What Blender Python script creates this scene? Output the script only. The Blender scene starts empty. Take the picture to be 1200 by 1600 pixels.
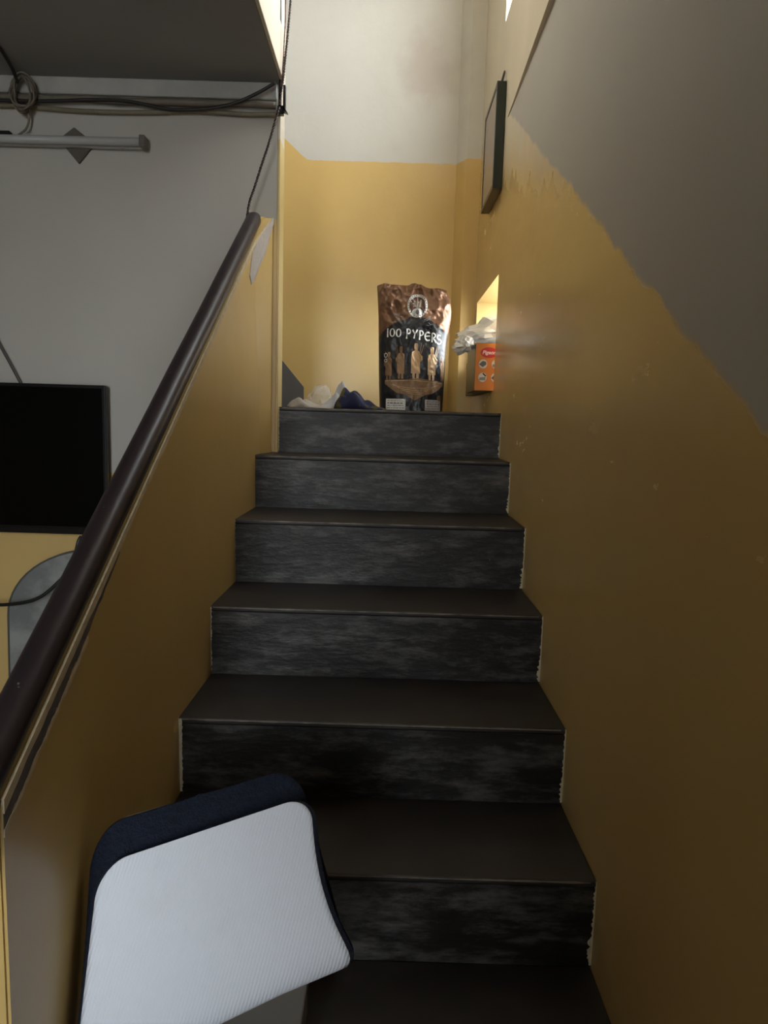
import bpy, bmesh, math, random
from mathutils import Vector, Matrix, noise

random.seed(7)
sc = bpy.context.scene
col = sc.collection

# ------------------------------------------------------------------ camera
EYE = 1.243
cam_d = bpy.data.cameras.new('camera')
cam = bpy.data.objects.new('camera', cam_d); col.objects.link(cam)
cam_d.sensor_fit = 'VERTICAL'; cam_d.sensor_height = 24.0
cam_d.lens = 1100.0 / 1600.0 * 24.0
cam_d.clip_start = 0.02
r_ = Vector((0.99956514, 0.00432345, 0.02916925))
u_ = Vector((-0.02948171, 0.12622272, 0.99156374))
f_ = Vector((-0.00060515, 0.99199251, -0.12629530))
cam.matrix_world = Matrix(((r_.x, u_.x, -f_.x, 0), (r_.y, u_.y, -f_.y, 0), (r_.z, u_.z, -f_.z, EYE), (0, 0, 0, 1)))
sc.camera = cam

# ------------------------------------------------------------------ sky, exposure
w = bpy.data.worlds.new('overcast_sky'); sc.world = w; w.use_nodes = True
bg = w.node_tree.nodes['Background']
bg.inputs[0].default_value = (0.91, 0.965, 1.0, 1)
bg.inputs[1].default_value = 16.5
vs = sc.view_settings
vs.view_transform = 'Standard'; vs.look = 'None'; vs.exposure = 0.0; vs.gamma = 1.0; vs.use_curve_mapping = False
sc.cycles.use_denoising = True
sc.cycles.max_bounces = 16; sc.cycles.diffuse_bounces = 10; sc.cycles.glossy_bounces = 6
sc.cycles.sample_clamp_indirect = 6.0

def portal(name, loc, direction, sx, sy):
    l = bpy.data.lights.new(name, 'AREA'); l.shape = 'RECTANGLE'; l.size = sx; l.size_y = sy
    l.cycles.is_portal = True
    o = bpy.data.objects.new(name, l); col.objects.link(o)
    o.location = loc; o.rotation_euler = Vector(direction).to_track_quat('-Z', 'Y').to_euler()
    return o

# main dimensions (metres)
XR, XL, XJ = 0.435, -0.465, -0.415          # right wall, parapet inner face, jamb face
YTV, YB = 2.69, 3.82                        # television wall, landing back wall
SLAB = 2.43                                 # underside of the slab
ROOF = 4.5
XROOM, YFRONT = -3.2, -1.7
WT = 0.20                                   # outer wall thickness
NOSE = {1: (0.90, .185), 2: (1.272, .368), 3: (1.553, .552), 4: (1.843, .740), 5: (2.14, .935), 6: (2.455, 1.118), 7: (2.715, 1.29)}
LAND = 1.29
WIN = (1.98, 3.10, 2.875, 4.05)             # y0 y1 z0 z1, window high in the right wall
HOLE = (2.955, 3.645, 1.386, 1.852)         # low opening in the right wall
DOOR = (-0.93, -0.17, 0.40, 2.38)             # x0 x1 z0 z1 behind the camera
portal('portal_stair_window', (XR + WT - .01, (WIN[0] + WIN[1]) / 2, (WIN[2] + WIN[3]) / 2), (-1, 0, 0), WIN[1] - WIN[0], WIN[3] - WIN[2])
portal('portal_low_opening', (XR + WT - .01, (HOLE[0] + HOLE[1]) / 2, (HOLE[2] + HOLE[3]) / 2), (-1, 0, 0), HOLE[1] - HOLE[0], HOLE[3] - HOLE[2])
portal('portal_door', ((DOOR[0] + DOOR[1]) / 2, YFRONT - .1, (DOOR[2] + DOOR[3]) / 2), (0, 1, 0), DOOR[1] - DOOR[0], DOOR[3] - DOOR[2])

# ------------------------------------------------------------------ materials
def lin(c):
    return tuple(((v / 255) / 12.92 if v / 255 <= .04045 else ((v / 255 + .055) / 1.055) ** 2.4) for v in c)

class G:
    """small node graph builder"""
    def __init__(s, name):
        s.m = bpy.data.materials.new(name); s.m.use_nodes = True
        s.t = s.m.node_tree; s.n = s.t.nodes; s.b = s.n['Principled BSDF']
        s.geo = None
    def link(s, a, b): s.t.links.new(a, b)
    def put(s, sock, v):
        if isinstance(v, (int, float)): sock.default_value = v
        elif isinstance(v, (tuple, list)): sock.default_value = (*v[:3], 1) if len(sock.default_value) == 4 else v
        else: s.link(v, sock)
    def pos(s):
        if not s.geo:
            s.geo = s.n.new('ShaderNodeNewGeometry'); s.sep = s.n.new('ShaderNodeSeparateXYZ'); s.link(s.geo.outputs['Position'], s.sep.inputs[0])
        return s.geo.outputs['Position']
    def x(s): s.pos(); return s.sep.outputs[0]
    def y(s): s.pos(); return s.sep.outputs[1]
    def z(s): s.pos(); return s.sep.outputs[2]
    def M(s, op, a, b=0.0, c=None, clamp=False):
        n = s.n.new('ShaderNodeMath'); n.operation = op; n.use_clamp = clamp
        s.put(n.inputs[0], a); s.put(n.inputs[1], b)
        if c is not None: s.put(n.inputs[2], c)
        return n.outputs[0]
    def noise(s, scale, detail=4, rough=.55, vec=None, stretch=None):
        n = s.n.new('ShaderNodeTexNoise'); n.inputs['Scale'].default_value = scale; n.inputs['Detail'].default_value = detail; n.inputs['Roughness'].default_value = rough
        v = vec or s.pos()
        if stretch:
            mp = s.n.new('ShaderNodeMapping'); mp.inputs['Scale'].default_value = stretch; s.link(v, mp.inputs[0]); v = mp.outputs[0]
        s.link(v, n.inputs['Vector']); return n.outputs['Fac']
    def ramp(s, v, a, b):
        n = s.n.new('ShaderNodeMapRange'); n.interpolation_type = 'SMOOTHSTEP'; s.put(n.inputs[0], v); n.inputs[1].default_value = a; n.inputs[2].default_value = b
        return n.outputs[0]
    def mix(s, f, a, b):
        n = s.n.new('ShaderNodeMix'); n.data_type = 'RGBA'; s.put(n.inputs[0], f); s.put(n.inputs[6], a); s.put(n.inputs[7], b); return n.outputs[2]
    def set(s, **k):
        for kk, v in k.items(): s.put(s.b.inputs[kk.replace('_', ' ')], v)
        return s
    def bump(s, h, strength=.3, dist=.01):
        n = s.n.new('ShaderNodeBump'); n.inputs['Strength'].default_value = strength; n.inputs['Distance'].default_value = dist
        s.put(n.inputs['Height'], h); s.link(n.outputs[0], s.b.inputs['Normal']); return s

def plain(name, c, rough=.5, metal=0.0, var=.12, scale=12, spec=.5, bump=0):
    g = G(name); n = g.noise(scale, 5)
    lo = tuple(v * (1 - var) for v in c); hi = tuple(min(1, v * (1 + var)) for v in c)
    g.set(Base_Color=g.mix(n, lo, hi), Roughness=rough, Metallic=metal)
    g.b.inputs['Specular IOR Level'].default_value = spec
    if bump: g.bump(g.noise(scale * 4, 4), bump, .004)
    return g.m

YEL = (.61, .43, .170); WHITE = (.64, .62, .56); CREAM = (.66, .59, .47); GREYW = (.47, .45, .425)

def smudge(g, c, amt=.18, scale=2.2):
    n = g.noise(scale, 6, .6)
    return g.mix(n, tuple(v * (1 - amt) for v in c), tuple(min(1, v * (1 + amt)) for v in c))

# right wall: yellow enamel dado that follows the stair, older cream above the landing, grey distemper above the dado
g = G('right_wall_paint')
jag = g.M('MULTIPLY', g.M('SUBTRACT', g.noise(9, 4, .6), .5), .06)
drip = g.M('MULTIPLY', g.M('SUBTRACT', g.noise(4, 2, .5, stretch=(1, 3, .5)), .5), .26)
l1 = g.M('MULTIPLY_ADD', g.M('SUBTRACT', g.y(), .81), .5775, 1.241)
l2 = g.M('MULTIPLY_ADD', g.M('SUBTRACT', g.y(), 2.074), .346, 1.965)
zj = g.M('ADD', g.z(), jag)
zd = g.M('ADD', g.z(), drip)
grey = g.M('MULTIPLY', g.ramp(g.M('SUBTRACT', zj, l1), -.006, .012), g.M('MULTIPLY', g.M('LESS_THAN', g.z(), SLAB), g.M('GREATER_THAN', g.M('SUBTRACT', g.z(), l1), -.045)))
cream = g.M('MULTIPLY', g.ramp(g.M('SUBTRACT', zd, l2), -.11, .13), g.ramp(g.M('SUBTRACT', g.z(), l2), -.26, -.12))
colr = g.mix(cream, smudge(g, YEL, .09, 1.3), smudge(g, CREAM, .14, 3))
colr = g.mix(grey, colr, smudge(g, GREYW, .07, 1.5))
up = g.M('MAXIMUM', cream, grey)
sheen = g.ramp(g.noise(3.5, 5, .65, stretch=(1, 1, 2.5)), .3, .75)
g.set(Base_Color=colr, Roughness=g.M('ADD', g.M('MULTIPLY_ADD', up, .4, .2), g.M('MULTIPLY', sheen, .08)))
g.bump(g.M('ADD', g.noise(5, 3, .5), g.M('MULTIPLY', up, .15)), .10, .012)
M_RIGHT = g.m

g = G('landing_back_wall_paint')
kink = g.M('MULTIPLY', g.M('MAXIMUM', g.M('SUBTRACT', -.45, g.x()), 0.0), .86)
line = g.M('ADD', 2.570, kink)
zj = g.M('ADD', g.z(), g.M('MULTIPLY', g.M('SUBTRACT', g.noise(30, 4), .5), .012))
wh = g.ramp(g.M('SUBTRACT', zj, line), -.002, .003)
sx_ = g.M('MULTIPLY', g.M('SUBTRACT', g.x(), .17), 4.2); sz_ = g.M('MULTIPLY', g.M('SUBTRACT', g.z(), 3.03), 4.0)
sd_ = g.M('SQRT', g.M('ADD', g.M('MULTIPLY', sx_, sx_), g.M('MULTIPLY', sz_, sz_)))
stain = g.M('SUBTRACT', 1.0, g.ramp(g.M('ADD', sd_, g.M('MULTIPLY', g.M('SUBTRACT', g.noise(5, 5, .6), .5), 1.6)), .15, 1.0))
stain = g.M('MAXIMUM', stain, g.M('MULTIPLY', g.ramp(g.noise(2.2, 5, .6), .55, .75), .35))
whc = g.mix(g.M('MULTIPLY', stain, .45), smudge(g, (.63, .605, .54), .06, 4), (.45, .36, .29))
g.set(Base_Color=g.mix(wh, smudge(g, (.70, .48, .175), .12, 2.5), whc), Roughness=g.M('MULTIPLY_ADD', wh, .4, .3))  # same yellow as the other walls, lightened here to paint in the landing's brightness
g.bump(g.noise(11, 6, .6), .15, .014)
M_BACK = g.m

g = G('room_wall_paint')
zj = g.M('ADD', g.z(), g.M('MULTIPLY', g.M('SUBTRACT', g.noise(20, 4), .5), .012))
edge_ = g.M('MULTIPLY_ADD', g.M('GREATER_THAN', g.x(), -.47), .945, 1.02)
up = g.ramp(g.M('SUBTRACT', zj, edge_), -.002, .003)
g.set(Base_Color=g.mix(up, smudge(g, YEL, .12, 2.5), smudge(g, (.46, .44, .40), .09, 1.8)), Roughness=g.M('MULTIPLY_ADD', up, .35, .3))
g.bump(g.noise(13, 5), .12, .01)
M_ROOM = g.m

g = G('parapet_yellow_enamel')
n = g.noise(2.2, 6, .6)
g.set(Base_Color=smudge(g, (.52, .36, .13), .18, 1.8), Roughness=g.M('MULTIPLY_ADD', n, .25, .22)); g.bump(g.noise(7, 5, .55), .16, .014)
M_PARAPET = g.m

g = G('jamb_paint')
up = g.ramp(g.M('ADD', g.z(), g.M('MULTIPLY', g.M('SUBTRACT', g.noise(25, 4), .5), .02)), 2.24, 2.25)
g.set(Base_Color=g.mix(up, smudge(g, (.60, .46, .20), .15, 6), smudge(g, CREAM, .08, 6)), Roughness=.4); g.bump(g.noise(22, 5), .2, .01)
M_JAMB = g.m

M_CREAM = plain('cream_distemper', CREAM, .6, var=.1, scale=3, bump=.12)
M_WHITE = plain('white_distemper', WHITE, .65, var=.06, scale=3, bump=.1)
M_CEIL = plain('dull_grey_ceiling', (.24, .235, .235), .75, var=.12, scale=2.5, bump=.15)
M_FLOOR = plain('grey_cement_floor', (.16, .15, .14), .45, var=.2, scale=3, bump=.1)
M_GROUND = plain('pale_concrete_ground', (.32, .31, .29), .8, var=.15, scale=1)
M_PLASTER = plain('bare_plaster', (.42, .37, .33), .8, var=.22, scale=60, bump=.5)
M_PEEL = plain('peeled_cream_edge', (.52, .42, .27), .7, var=.35, scale=45, bump=.5)
M_CHIP = plain('chipped_dark_mortar', (.11, .09, .08), .85, var=.4, scale=70, bump=.6)
M_EDGE = plain('worn_cream_paint_edge', (.64, .58, .40), .6, var=.35, scale=70)

# dark enamel of the stairs
g = G('dark_oxide_riser')
n1 = g.noise(5, 8, .7, stretch=(1, 1, 2.6)); n2 = g.noise(26, 7, .72, stretch=(.45, 1, 1.8)); n3 = g.noise(70, 3, .5, stretch=(1.6, 1, .3))
sc1 = g.ramp(g.M('MULTIPLY_ADD', n2, .55, g.M('MULTIPLY', n1, .65)), .54, .78)
c = g.mix(sc1, (.0115, .0095, .0090), (.100, .095, .092))
c = g.mix(g.ramp(n3, .735, .77), c, (.15, .14, .12))
g.set(Base_Color=c, Roughness=g.M('MULTIPLY_ADD', sc1, -.06, .40)); g.b.inputs['Specular IOR Level'].default_value = .42; g.bump(g.M('ADD', n1, g.M('MULTIPLY', n2, .5)), .30, .012)
M_RISER = g.m
g = G('dark_oxide_tread')
n1 = g.noise(5, 7, .65)
c = g.mix(g.ramp(n1, .45, .8), (.020, .016, .015), (.050, .042, .040))
g.set(Base_Color=c, Roughness=g.M('MULTIPLY_ADD', n1, .3, .35)); g.bump(n1, .15, .01)
M_TREAD = g.m
g = G('dark_handrail_enamel')
sp = g.ramp(g.noise(60, 3, .5), .74, .78)
g.set(Base_Color=g.mix(sp, g.mix(g.noise(6, 5), (.014, .011, .013), (.030, .017, .018)), (.22, .20, .19)), Roughness=.42); g.b.inputs['Specular IOR Level'].default_value = .4; g.bump(g.noise(14, 4), .12, .01)
M_RAIL = g.m

# ------------------------------------------------------------------ mesh helpers
def mesh(name, V, F, mat, parent=None, smooth=False):
    me = bpy.data.meshes.new(name); me.from_pydata([tuple(v) for v in V], [], F); me.validate(); me.update()
    if smooth: me.polygons.foreach_set('use_smooth', [True] * len(me.polygons))
    if mat: me.materials.append(mat)
    o = bpy.data.objects.new(name, me); col.objects.link(o)
    if parent: o.parent = parent
    return o

def from_bm(name, bm, mat, parent=None, smooth=False):
    me = bpy.data.meshes.new(name); bmesh.ops.recalc_face_normals(bm, faces=bm.faces[:]); bm.to_mesh(me); bm.free()
    if smooth: me.polygons.foreach_set('use_smooth', [True] * len(me.polygons))
    if mat: me.materials.append(mat)
    o = bpy.data.objects.new(name, me); col.objects.link(o)
    if parent: o.parent = parent
    return o

def box(name, x0, x1, y0, y1, z0, z1, mat, parent=None, bevel=0.0):
    bm = bmesh.new(); bmesh.ops.create_cube(bm, size=1)
    bmesh.ops.scale(bm, vec=(x1 - x0, y1 - y0, z1 - z0), verts=bm.verts)
    bmesh.ops.translate(bm, vec=((x0 + x1) / 2, (y0 + y1) / 2, (z0 + z1) / 2), verts=bm.verts)
    if bevel: bmesh.ops.bevel(bm, geom=bm.edges[:], offset=bevel, segments=2, affect='EDGES', profile=.5)
    return from_bm(name, bm, mat, parent)

def prism(name, poly, axis, a0, a1, mat, parent=None, bevel=0.0):
    """polygon in the plane normal to axis, extruded from a0 to a1. axis 'x': (y,z); 'y': (x,z)"""
    bm = bmesh.new()
    def P(p, a): return (a, p[0], p[1]) if axis == 'x' else (p[0], a, p[1])
    A = [bm.verts.new(P(p, a0)) for p in poly]; B = [bm.verts.new(P(p, a1)) for p in poly]
    bm.faces.new(A); bm.faces.new(B[::-1])
    n = len(poly)
    for i in range(n): bm.faces.new((A[i], B[i], B[(i + 1) % n], A[(i + 1) % n]))
    bmesh.ops.recalc_face_normals(bm, faces=bm.faces[:])
    if bevel: bmesh.ops.bevel(bm, geom=bm.edges[:], offset=bevel, segments=2, affect='EDGES')
    return from_bm(name, bm, mat, parent)

def catmull(pts, n=8):
    P = [Vector(p) for p in pts]; out = []
    for i in range(len(P) - 1):
        a = P[max(i - 1, 0)]; b = P[i]; c = P[i + 1]; d = P[min(i + 2, len(P) - 1)]
        for k in range(n):
            t = k / n
            out.append(.5 * ((2 * b) + (c - a) * t + (2 * a - 5 * b + 4 * c - d) * t * t + (3 * b - a - 3 * c + d) * t ** 3))
    out.append(P[-1]); return out

def tube_geo(pts, r, seg=8, V=None, F=None):
    V = V if V is not None else []; F = F if F is not None else []
    base = len(V); up = None; n = len(pts)
    for i, p in enumerate(pts):
        t = (pts[min(i + 1, n - 1)] - pts[max(i - 1, 0)]).normalized()
        if up is None: up = t.orthogonal().normalized()
        up = (up - t * up.dot(t)).normalized(); s = t.cross(up)
        rr = r[i] if isinstance(r, (list, tuple)) else r
        for k in range(seg):
            a = 2 * math.pi * k / seg; V.append(p + (up * math.cos(a) + s * math.sin(a)) * rr)
    for i in range(n - 1):
        for k in range(seg):
            a = base + i * seg + k; b = base + i * seg + (k + 1) % seg
            F.append((a, b, b + seg, a + seg))
    F.append(tuple(base + k for k in range(seg))[::-1]); F.append(tuple(base + (n - 1) * seg + k for k in range(seg)))
    return V, F

def tube(name, pts, r, mat, parent=None, n=8, seg=8):
    p = catmull(pts, n) if n > 1 else [Vector(q) for q in pts]
    V, F = tube_geo(p, r, seg); return mesh(name, V, F, mat, parent, True)

def empty(name, loc=(0, 0, 0)):
    o = bpy.data.objects.new(name, None); col.objects.link(o); o.empty_display_size = .05
    o.location = loc; return o

def adopt(root, *parts):
    """parent parts that were modelled in world coordinates"""
    for p in parts:
        p.parent = root; p.matrix_parent_inverse = Matrix.Translation(-Vector(root.location))

def tag(o, label=None, cat=None, group=None, kind=None):
    if label: o['label'] = label
    if cat: o['category'] = cat
    if group: o['group'] = group
    if kind: o['kind'] = kind
    return o

def struct(o, label=None): o['kind'] = 'structure'; return tag(o, label)

def wall_cells(name, cutsA, cutsB, holes, axis, d0, d1, mat):
    """wall with rectangular openings; axis 'x': A=y,B=z ; axis 'y': A=x,B=z"""
    def solid(i, j):
        if i < 0 or j < 0 or i >= len(cutsA) - 1 or j >= len(cutsB) - 1: return False
        a = (cutsA[i] + cutsA[i + 1]) / 2; b = (cutsB[j] + cutsB[j + 1]) / 2
        return not any(h[0] < a < h[1] and h[2] < b < h[3] for h in holes)
    V = []; F = []; idx = {}
    def v(i, j, k):
        if (i, j, k) not in idx:
            a, b, d = cutsA[i], cutsB[j], (d0, d1)[k]
            idx[(i, j, k)] = len(V); V.append((d, a, b) if axis == 'x' else (a, d, b))
        return idx[(i, j, k)]
    for i in range(len(cutsA) - 1):
        for j in range(len(cutsB) - 1):
            if not solid(i, j): continue
            F.append((v(i, j, 0), v(i + 1, j, 0), v(i + 1, j + 1, 0), v(i, j + 1, 0)))
            F.append((v(i, j, 1), v(i, j + 1, 1), v(i + 1, j + 1, 1), v(i + 1, j, 1)))
            for (di, dj, e) in ((-1, 0, ((i, j), (i, j + 1))), (1, 0, ((i + 1, j), (i + 1, j + 1))), (0, -1, ((i, j), (i + 1, j))), (0, 1, ((i, j + 1), (i + 1, j + 1)))):
                if not solid(i + di, j + dj):
                    (a, b), (c, d) = e
                    F.append((v(a, b, 0), v(c, d, 0), v(c, d, 1), v(a, b, 1)))
    o = mesh(name, V, F, mat)
    bm = bmesh.new(); bm.from_mesh(o.data); bmesh.ops.recalc_face_normals(bm, faces=bm.faces[:]); bm.to_mesh(o.data); bm.free()
    return struct(o)

# ------------------------------------------------------------------ room shell
struct(box('floor', XROOM, XR, YFRONT, YB, -.15, 0, M_FLOOR), 'grey cement floor of the room below the stairs')
wall_cells('wall_right', sorted({YFRONT - .2, YB + .15, WIN[0], WIN[1], HOLE[0], HOLE[1]}), sorted({0, ROOF, WIN[2], WIN[3], HOLE[2], HOLE[3]}), [WIN, HOLE], 'x', XR, XR + WT, M_RIGHT)
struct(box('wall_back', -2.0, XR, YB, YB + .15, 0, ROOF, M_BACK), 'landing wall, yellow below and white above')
struct(box('wall_television', XROOM, XJ - .01, YTV, YTV + .1, 0, SLAB, M_ROOM), 'grey wall with a yellow dado behind the television')
struct(box('wall_upper_spine', XROOM, XJ, YTV, YTV + .1, SLAB, ROOF, M_CREAM))
struct(box('trim_jamb', XJ - .01, XJ, YTV, YTV + .1, 0, SLAB, M_JAMB, bevel=.002), 'cream and yellow wall end beside the top step')
struct(box('wall_left', XROOM - .15, XROOM, YFRONT - .2, YB + .15, -.15, ROOF, M_ROOM))
wall_cells('wall_front', sorted({XROOM, XR, DOOR[0], DOOR[1]}), sorted({0, ROOF, DOOR[2], DOOR[3]}), [DOOR], 'y', YFRONT - .2, YFRONT, M_ROOM)
struct(box('wall_shade_blocker', -.38, XR, -.82, -.70, 0, SLAB, M_ROOM))  # added out of view behind the camera, only to shade the lower right stairs
struct(box('ceiling', XROOM, XJ, YFRONT, YTV, SLAB, SLAB + .14, M_CEIL), 'dull dark grey ceiling over the room')
struct(box('ceiling_entry', XJ, XR, YFRONT, .55, SLAB, SLAB + .14, M_CEIL))
struct(box('wall_upper_left', XJ - .1, XJ, .55, YTV, SLAB + .14, ROOF, M_CREAM))
struct(box('trim_slab_edge', XJ, XJ + .012, .55, YTV - .002, SLAB + .002, SLAB + .16, M_CREAM, bevel=.002), 'cream plaster edge of the ceiling slab')
struct(box('wall_upper_front', XJ, XR, .45, .55, SLAB + .14, ROOF, M_CREAM))
struct(box('ceiling_stairwell', -2.0, XR + WT, .45, YB + .15, ROOF, ROOF + .12, M_WHITE))
struct(box('wall_flight_end', -2.1, -2.0, YTV + .1, YB + .15, 0, ROOF, M_WHITE))
struct(box('floor_outside', -14, 14, -16, 14, -.36, -.2, M_GROUND))
# slab edge on the right wall: proud of the wall, tapering to nothing at the landing
V = []; F = []
y0, y1 = .55, 2.90
for (y, p) in ((y0, .045), (y1, .003)):
    V += [(XR + .004, y, SLAB), (XR - p, y, SLAB), (XR - p, y, WIN[2] - .005), (XR + .004, y, WIN[2] - .005)]
F = [(0, 1, 2, 3), (7, 6, 5, 4), (0, 4, 5, 1), (1, 5, 6, 2), (2, 6, 7, 3), (3, 7, 4, 0)]
struct(mesh('trim_ledge', V, F, M_CREAM), 'cream slab edge standing proud above the grey wall')
# pilaster in the landing corner
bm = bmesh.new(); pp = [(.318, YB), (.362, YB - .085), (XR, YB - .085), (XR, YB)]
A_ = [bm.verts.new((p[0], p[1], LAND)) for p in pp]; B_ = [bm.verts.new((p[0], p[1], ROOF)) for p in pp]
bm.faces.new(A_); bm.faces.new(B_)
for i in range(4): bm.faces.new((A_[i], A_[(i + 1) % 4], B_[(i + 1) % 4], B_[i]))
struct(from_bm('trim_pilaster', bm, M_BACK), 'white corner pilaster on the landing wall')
# window frame
wf = empty('window_1', (XR + WT, (WIN[0] + WIN[1]) / 2, WIN[2])); struct(wf)
M_WFRAME = plain('white_window_paint', (.7, .69, .66), .4)
for a in ((WIN[0], WIN[0] + .04, WIN[2], WIN[3]), (WIN[1] - .04, WIN[1], WIN[2], WIN[3]), (WIN[0] + .04, WIN[1] - .04, WIN[2], WIN[2] + .04), (WIN[0] + .04, WIN[1] - .04, WIN[3] - .04, WIN[3])):
    adopt(wf, box('window_frame', XR + WT - .05, XR + WT - .01, *a, M_WFRAME))

# ------------------------------------------------------------------ staircase
st = empty('staircase', (0, .9, 0)); tag(st, 'dark painted cement staircase climbing between yellow walls to the landing', 'stairs')
rng = random.Random(3)
def lerp_(a, b, t): return a + (b - a) * t
def ragged(z0, z1, n, base, amp):
    return [(z0 + (z1 - z0) * k / n, base + amp * rng.random() ** 2) for k in range(n + 1)]
for k in range(1, 8):
    yk, zk = NOSE[k]; zp = 0 if k == 1 else NOSE[k - 1][1]
    yn = NOSE[k + 1][0] if k < 7 else YB
    xl = XL if k < 7 else XJ
    tr = box('tread', XL if k < 7 else -.45, XR, yk - .001, (yn + .002 if k < 7 else YB), zk - .014, zk, M_TREAD, bevel=.004)
    ri = box('riser', XL, XR, yk, yk + .05, zp, zk - .014, M_RISER)
    adopt(st, tr, ri)
    # worn paint at the ends of the riser, and along the nosing
    for side in (-1, 1):
        if k == 1: continue
        base = (.0105 if k == 3 else .0070) if side < 0 else .0022
        prof = ragged(zp + .004, zk - .002, 44, base if k != 7 else .0015, .0048 if side > 0 else .003)
        if side > 0: prof = [(z, wv * (.75 if i > 14 else 1.5)) for i, (z, wv) in enumerate(prof)]
        x0 = (xl if side < 0 else XR)
        V = []; F = []
        for (z, wv) in prof:
            V += [(x0, yk - .0015 - (.001 if z > zk - .014 else 0), z), (x0 - side * wv, yk - .0015 - (.001 if z > zk - .014 else 0), z), (x0 - side * wv, yk + .004, z), (x0, yk + .004, z)]
        for i in range(len(prof) - 1):
            a = i * 4
            F += [(a, a + 1, a + 5, a + 4), (a + 1, a + 2, a + 6, a + 5), (a + 3, a, a + 4, a + 7), (a + 2, a + 3, a + 7, a + 6)]
        F += [(0, 3, 2, 1), tuple(len(V) - 4 + q for q in range(4))]
        e = mesh('worn_edge', V, F, M_EDGE); e.parent = ri
    # thin pale wear line on the nosing, broken into runs
    V = []; F = []; n_ = 90
    for q in range(n_ + 1):
        x = lerp_(xl + .012, XR - .012, q / n_); h = max(.00025, .0011 + .0016 * noise.noise(Vector((x * 22, k * 3.3, 0))) + .0006 * noise.noise(Vector((x * 90, k, 5))))
        zc = zk - .0035; yc = yk - .0016
        V += [(x, yc, zc - h), (x, yc, zc + h), (x, yc + .003, zc + h), (x, yc + .003, zc - h)]
    for q in range(n_):
        b = q * 4
        for t_ in range(4): F.append((b + t_, b + (t_ + 1) % 4, b + 4 + (t_ + 1) % 4, b + 4 + t_))
    F += [(0, 1, 2, 3), tuple(len(V) - 1 - t_ for t_ in range(4))]
    e = mesh('nosing_wear', V, F, plain('pale_nosing_wear', (.20, .175, .14), .5, var=.5, scale=40) if k == 1 else bpy.data.materials['pale_nosing_wear'])
    e.parent = tr
# solid core below the steps
core = [(NOSE[1][0] + .04, 0)]
for k in range(1, 8):
    yk, zk = NOSE[k]; core.append((yk + .04, zk - .014))
    core.append(((NOSE[k + 1][0] + .04) if k < 7 else YB, zk - .014))
core.append((YB, 0))
adopt(st, prism('core', core, 'x', XL, XR, M_TREAD))
# next flight turning left behind the television wall
fl = empty('upper_flight', (-.45, 3.3, LAND)); tag(fl, 'grey flight and skirting turning left behind the wall end', 'stairs')
M_GSTEP = plain('slate_grey_step_paint', (.135, .13, .125), .4, var=.15, scale=8)
zz = LAND; xx = -.64
for k in range(4):
    h = .127 if k == 0 else .19
    adopt(fl, box('step', -2.0, xx, YTV + .1, YB, zz, zz + h, M_GSTEP, bevel=.003)); zz += h; xx -= .24
adopt(fl, prism('skirting', [(-.45, LAND), (-.45, LAND + .127), (-1.0, LAND + .127 + .55 * 1.17), (-1.0, LAND)], 'y', YB - .012, YB, M_GSTEP))

# ------------------------------------------------------------------ parapet and handrail
pt = lambda y: .946 + (y - 1.107) * .652        # height of the inner top edge
pw = empty('parapet_wall', (-.515, .82, 0)); pw['kind'] = 'structure'; tag(pw, 'yellow enamelled parapet wall sloping beside the stairs')
poly = [(.818, 0), (2.45, 0), (YTV, 0), (YTV, pt(YTV)), (2.45, pt(2.45)), (.818, pt(.818))]
bm = bmesh.new()
V = []
body = prism('body', poly, 'x', XL - .062, XL, M_PARAPET, bevel=.004); adopt(pw, body)
# cream peeled margin under the rail, ragged
def strip(name, ys, top, bot, proud, mat, parent):
    V = []; F = []
    for i, y in enumerate(ys):
        V += [(XL - .002, y, top[i]), (XL + proud, y, top[i]), (XL + proud, y, bot[i]), (XL - .002, y, bot[i])]
    for i in range(len(ys) - 1):
        a = i * 4
        for q in range(4): F.append((a + q, a + (q + 1) % 4, a + 4 + (q + 1) % 4, a + 4 + q))
    F += [(0, 1, 2, 3), tuple(len(V) - 1 - q for q in range(4))]
    o = mesh(name, V, F, mat); adopt(parent, o); return o
N = 150
ys = [.822 + (2.62 - .822) * i / N for i in range(N + 1)]
def wob(y, s, amp): return amp * (noise.noise(Vector((y * s, 3.1, 0))) + .5 * noise.noise(Vector((y * s * 3, 9.1, 0))))
strip('peeled_margin', ys, [pt(y) + .003 for y in ys], [pt(y) - .012 + wob(y, 14, .006) - .004 * max(0, 1.3 - y) for y in ys], .0022, M_PEEL, pw)
ys2 = [.822 + (1.22 - .822) * i / 60 for i in range(61)]
strip('chipped_mortar', ys2, [pt(y) - .014 + wob(y, 18, .004) for y in ys2],
      [pt(y) - .018 + wob(y, 18, .004) - (.022 + wob(y, 25, .016)) * min(1, max(0, (1.22 - y) * 4)) for y in ys2], .0012, M_CHIP, pw)
strip('peeled_margin', ys2[:40], [pt(y) - .036 + wob(y, 25, .008) for y in ys2[:40]], [pt(y) - .045 + wob(y, 31, .009) for y in ys2[:40]], .0018, M_PEEL, pw)
# bare plaster patch near the top
adopt(pw, prism('plaster_patch', [(2.42, pt(2.42) - .022), (2.53, pt(2.53) - .004), (2.60, pt(2.6) - .003), (2.687, pt(2.687) - .003), (2.687, pt(2.687) - .022), (2.64, pt(2.64) - .05), (2.58, pt(2.58) - .085), (2.51, pt(2.51) - .10), (2.46, pt(2.46) - .118), (2.41, pt(2.41) - .112), (2.38, pt(2.38) - .07)], 'x', XL - .001, XL + .003, M_PLASTER))
for o_ in pw.children:
    for v in o_.data.vertices:
        if v.co.x > XL - .003 and v.co.y > 2.45: v.co.x += (v.co.y - 2.45) / .24 * .027
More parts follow.
